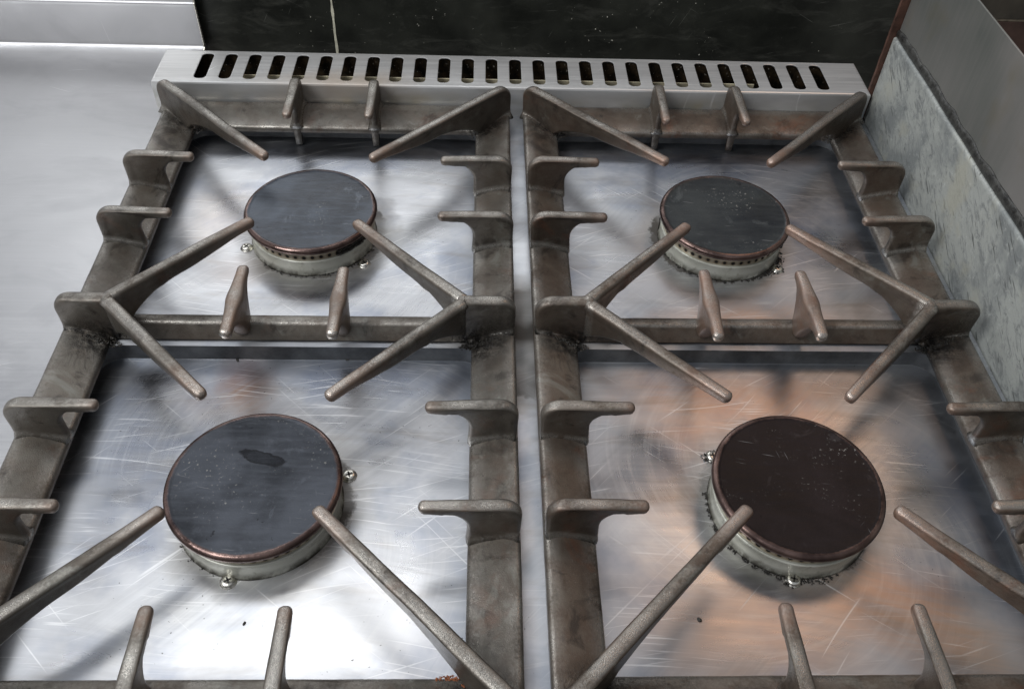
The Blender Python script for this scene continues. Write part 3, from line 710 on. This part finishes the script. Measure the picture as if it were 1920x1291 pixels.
    return root
sup = [build_support(LX, 0, 0, 0), build_support(RX, RY, ROT, 1)]

# lumps of burnt grease in the crooks of the supports and along the welds
def crumbs_mesh(name, spots, mat, parent, sz=(.0006, .0018), seed=1, flat=.7):
    r = random.Random(seed); bm = bmesh.new()
    for (x, y, z, rx, ry, n) in spots:
        for _ in range(n):
            a = r.random() * 2 * PI; q = r.random() ** .6; s = r.uniform(*sz)
            mt = Matrix.Translation((x + rx * q * math.cos(a), y + ry * q * math.sin(a), z + r.uniform(0, .0008))) @ Matrix.Rotation(r.random() * 6, 4, 'Z') @ Matrix.Diagonal((s * r.uniform(.8, 1.6), s, s * flat, 1))
            bmesh.ops.create_icosphere(bm, subdivisions=1, radius=1, matrix=mt)
    for v in bm.verts: v.co += noise.noise_vector(v.co * 700) * .0004
    return link(name, bm, mat, parent, True)
for i, (root, cnt) in enumerate(zip(sup, (1., 1.15))):
    for sx in (-1, 1):
        sp_ = []
        for k in range(9):
            t = k / 8; sp_.append((sx * lerp(.178, .150, t), -.0068 - .001 * k, -.0006 - .0062 * t, .0035, .0022, int((7 + 10 * t) * cnt)))
        sp_.append((sx * .146, -.012, -.012, .008, .004, int(50 * cnt))); sp_.append((sx * .148, -.002, -.012, .004, .011, int(46 * cnt)))
        crumbs_mesh('burnt_residue', sp_, M_soot, root, (.0003, .0010), 11 + i, .5)
        sp_ = [(sx * .1475, .2955, -.0115, .008, .006, int(60 * cnt))]
        for k in range(7):
            t = k / 6; sp_.append((sx * (lerp(.176, .151, t) - .004), lerp(.318, .297, t) - .003, -.0008 - .0065 * t, .003, .002, 7))
        crumbs_mesh('burnt_residue', sp_, M_soot, root, (.0003, .0010), 21 + i, .5)

crumbs_mesh('rust_bloom', [(.141, -.2925, -.0083, .012, .003, 420), (.151, -.300, -.0070, .007, .005, 320)], mat_simple('orange_rust', (.26, .085, .03), 0, .85, .5, 300, .6, .001), sup[0], (.0002, .0006), 77, .4)

# ------------------------------------------------------------------ burners
M_base = mat_base(); M_port = mat_ports()
def build_burner(cx, cy, label, capmat, screws, gunk, notch=None, tilt=(0, 0), seed=0):
    root = empty('gas_burner', label, 'burner', (cx, cy, ZP), 0, 'gas burners on the steel plates')
    zo = -ZP
    def add(name, bm, mat, par=root, sm=True):
        o = link(name, bm, mat, par, sm); o.location = (0, 0, zo) if par is root else (0, 0, 0); return o
    bm = bmesh.new()
    lathe(bm, [(.0500, -.0300), (.0598, -.0300), (.0590, -.0290), (.0583, -.0265), (.0583, -.0158), (.0588, -.0148), (.0588, -.0138), (.0578, -.0132), (.0560, -.0134), (.03, -.0134)], 112)
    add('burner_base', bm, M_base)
    bm = bmesh.new()
    lathe(bm, [(.0565, -.0136), (.0565, -.0042), (.0500, -.0042)], 112)
    add('flame_ring', bm, M_port)
    # cap
    R = .0621; zt_ = .0028
    bm = bmesh.new(); prof = [(.050, -.0042), (R - .0035, -.0042), (R - .0012, -.0036)]
    for k in range(9):
        a = -PI / 2 * .5 + (PI * .75) * k / 8; prof.append((R - .0034 + .0034 * math.cos(a), -.0008 + .0034 * math.sin(a)))
    prof += [(R - .0040, zt_ - .0001), (R - .0050, zt_ - .0006), (R - .0065, zt_ - .0008), (R * .6, zt_ - .0005), (R * .3, zt_ - .0004)]
    lathe(bm, prof, 128)
    bm2 = bm
    o = add('burner_cap', bm2, capmat); o.rotation_euler = (*tilt, 0)
    # screws in the plate
    for (x, y) in screws:
        bm = bmesh.new(); lathe(bm, [(.0060, 0), (.0058, .0006), (.0050, .0008), (.0049, .0018), (.0042, .0026), (.0026, .0029)], 28)
        s = link('fixing_screw', bm, M_screw, root); s.location = (x - cx, y - cy, 0)
        bm = bmesh.new(); an = rnd.random() * 3
        for q in (0, PI / 2):
            mt = Matrix.Rotation(an + q, 4, 'Z')
            r_ = bmesh.ops.create_cube(bm, size=1, matrix=mt @ Matrix.Diagonal((.0052, .0013, .0008, 1)) @ Matrix.Translation((0, 0, 0)))
            for v in r_['verts']: v.co.z += .0027
        link('cross_slot', bm, M_soot, s, False)
    # grease round the foot
    sp_ = []
    for (a0, a1, n, wd) in gunk:
        steps = int((a1 - a0) / 5) + 1
        for k in range(steps):
            a = math.radians(a0 + (a1 - a0) * (k + rnd.uniform(-.5, .5)) / max(1, steps - 1)); q = .0602 + rnd.uniform(-.0006, .0010); f = rnd.uniform(.3, 1.6)
            sp_.append((q * math.cos(a), q * math.sin(a), .0001, wd * f, wd * f, int(n * f * 1.4)))
    for (x, y) in screws:
        if seed in (2, 3): crumbs_mesh('screw_grease', [(x - cx - .001, y - cy, .0003, .0080, .0062, 60)], M_soot, root, (.0004, .0012), 50 + seed, .5)
    if sp_:
        crumbs_mesh('grease_deposit', sp_, M_soot, root, (.00025, .0007), 40 + seed, .35)
    if notch:
        a0, a1 = notch; sp2 = []
        for k in range(14):
            a = math.radians(lerp(a0, a1, k / 13)); sp2.append((.0575 * math.cos(a), .0575 * math.sin(a), .0185, .0022, .0022, 22)); sp2.append((.0572 * math.cos(a), .0572 * math.sin(a), .0225, .0022, .0022, 16))
        crumbs_mesh('igniter_soot', sp2, M_soot, root, (.0006, .0012), 60 + seed, 1.2)
    return root
caps = [mat_cap('cap_blue_grey', (.028, .032, .040), (.066, .077, .094), .3, .6, 1., .32, .45, .4),
        mat_cap('cap_slate', (.022, .025, .031), (.052, .058, .070), .2, .5, 4., .34, .5, .4, True),
        mat_cap('cap_black_green', (.016, .019, .022), (.034, .038, .038), .2, .9, 7., .34, .2, .35),
        mat_cap('cap_brown_black', (.009, .006, .006), (.015, .010, .010), .12, .7, 9., .42, .0, .16)]
b0 = build_burner(-.20504, .1517, 'rear left burner with blue-grey sheen on its cap and sooty gap in its ring', caps[0], [(-.2665, .1303), (-.1537, .1097)], [(-75, -10, 10, .0028), (-130, -75, 4, .0014)], (-58, -20), (0, 0), 0)
b1 = build_burner(-.20297, -.1543, 'front left burner with slate cap bearing a dark water mark, clean base', caps[1], [(-.215, -.215), (-.142, -.128)], [(-150, -110, 2, .001)], None, (0, 0), 1)
b2 = build_burner(.18849, .1514, 'rear right burner with dark cap dusted with pale spots and crusted base', caps[2], [(.2377, .1091)], [(-175, -20, 13, .0017), (-60, -25, 34, .0046)], (-32, -18), (0, 0), 2)
b3 = build_burner(.18659, -.1535, 'front right burner with nearly black brown cap and greasy foot', caps[3], [(.138, -.109), (.177, -.214)], [(170, 290, 12, .0017), (250, 285, 20, .0035)], None, (0, 0), 3)
# ignition pin by the rear right burner
bm = bmesh.new(); lathe(bm, [(.0007, 0), (.0006, .012), (.0014, .0125), (.0013, .015), (.0003, .0155)], 12)
o = link('ignition_pin', bm, M_soot, b2); o.location = (.131 - .18849, .165 - .1514, 0)

# ------------------------------------------------------------------ burnt crumbs lying on the plates
cr_list = [(-.2455, -.1720, .0011, 'tiny black crumb on the front left plate, left of the burner foot'),
           (-.2280, -.1860, .0010, 'tiny black crumb nearest the screw below the front left burner'),
           (-.2480, -.0120, .0011, 'slim black crumb under the left diagonal arm tip, front left plate'),
           (-.1560, -.0105, .0012, 'dark flake behind the front left burner, beside its rear brown stain'),
           (-.1985, -.2450, .0009, 'tiny black crumb on the brightest patch, between the two front left short fingers'),
           (.1060, -.2430, .0012, 'dark crumb on the bronze front right plate, near its front left corner')]
for i, (x, y, s, lab) in enumerate(cr_list):
    bm = bmesh.new(); bmesh.ops.create_icosphere(bm, subdivisions=2, radius=1, matrix=Matrix.Rotation(i * 1.1, 4, 'Z') @ Matrix.Diagonal((s * 1.7, s, s * .5, 1)))
    for v in bm.verts: v.co += noise.noise_vector(v.co * 900 + Vector((i, 0, 0))) * .0004
    o = link('burnt_crumb', bm, M_soot); o.location = (x, y, ZP + s * .45); tag(o, lab, 'crumb', 'burnt crumbs on the steel plates')
for o in COL.objects:
    if o.name.startswith(('hob_top', 'flue_vent')): pass
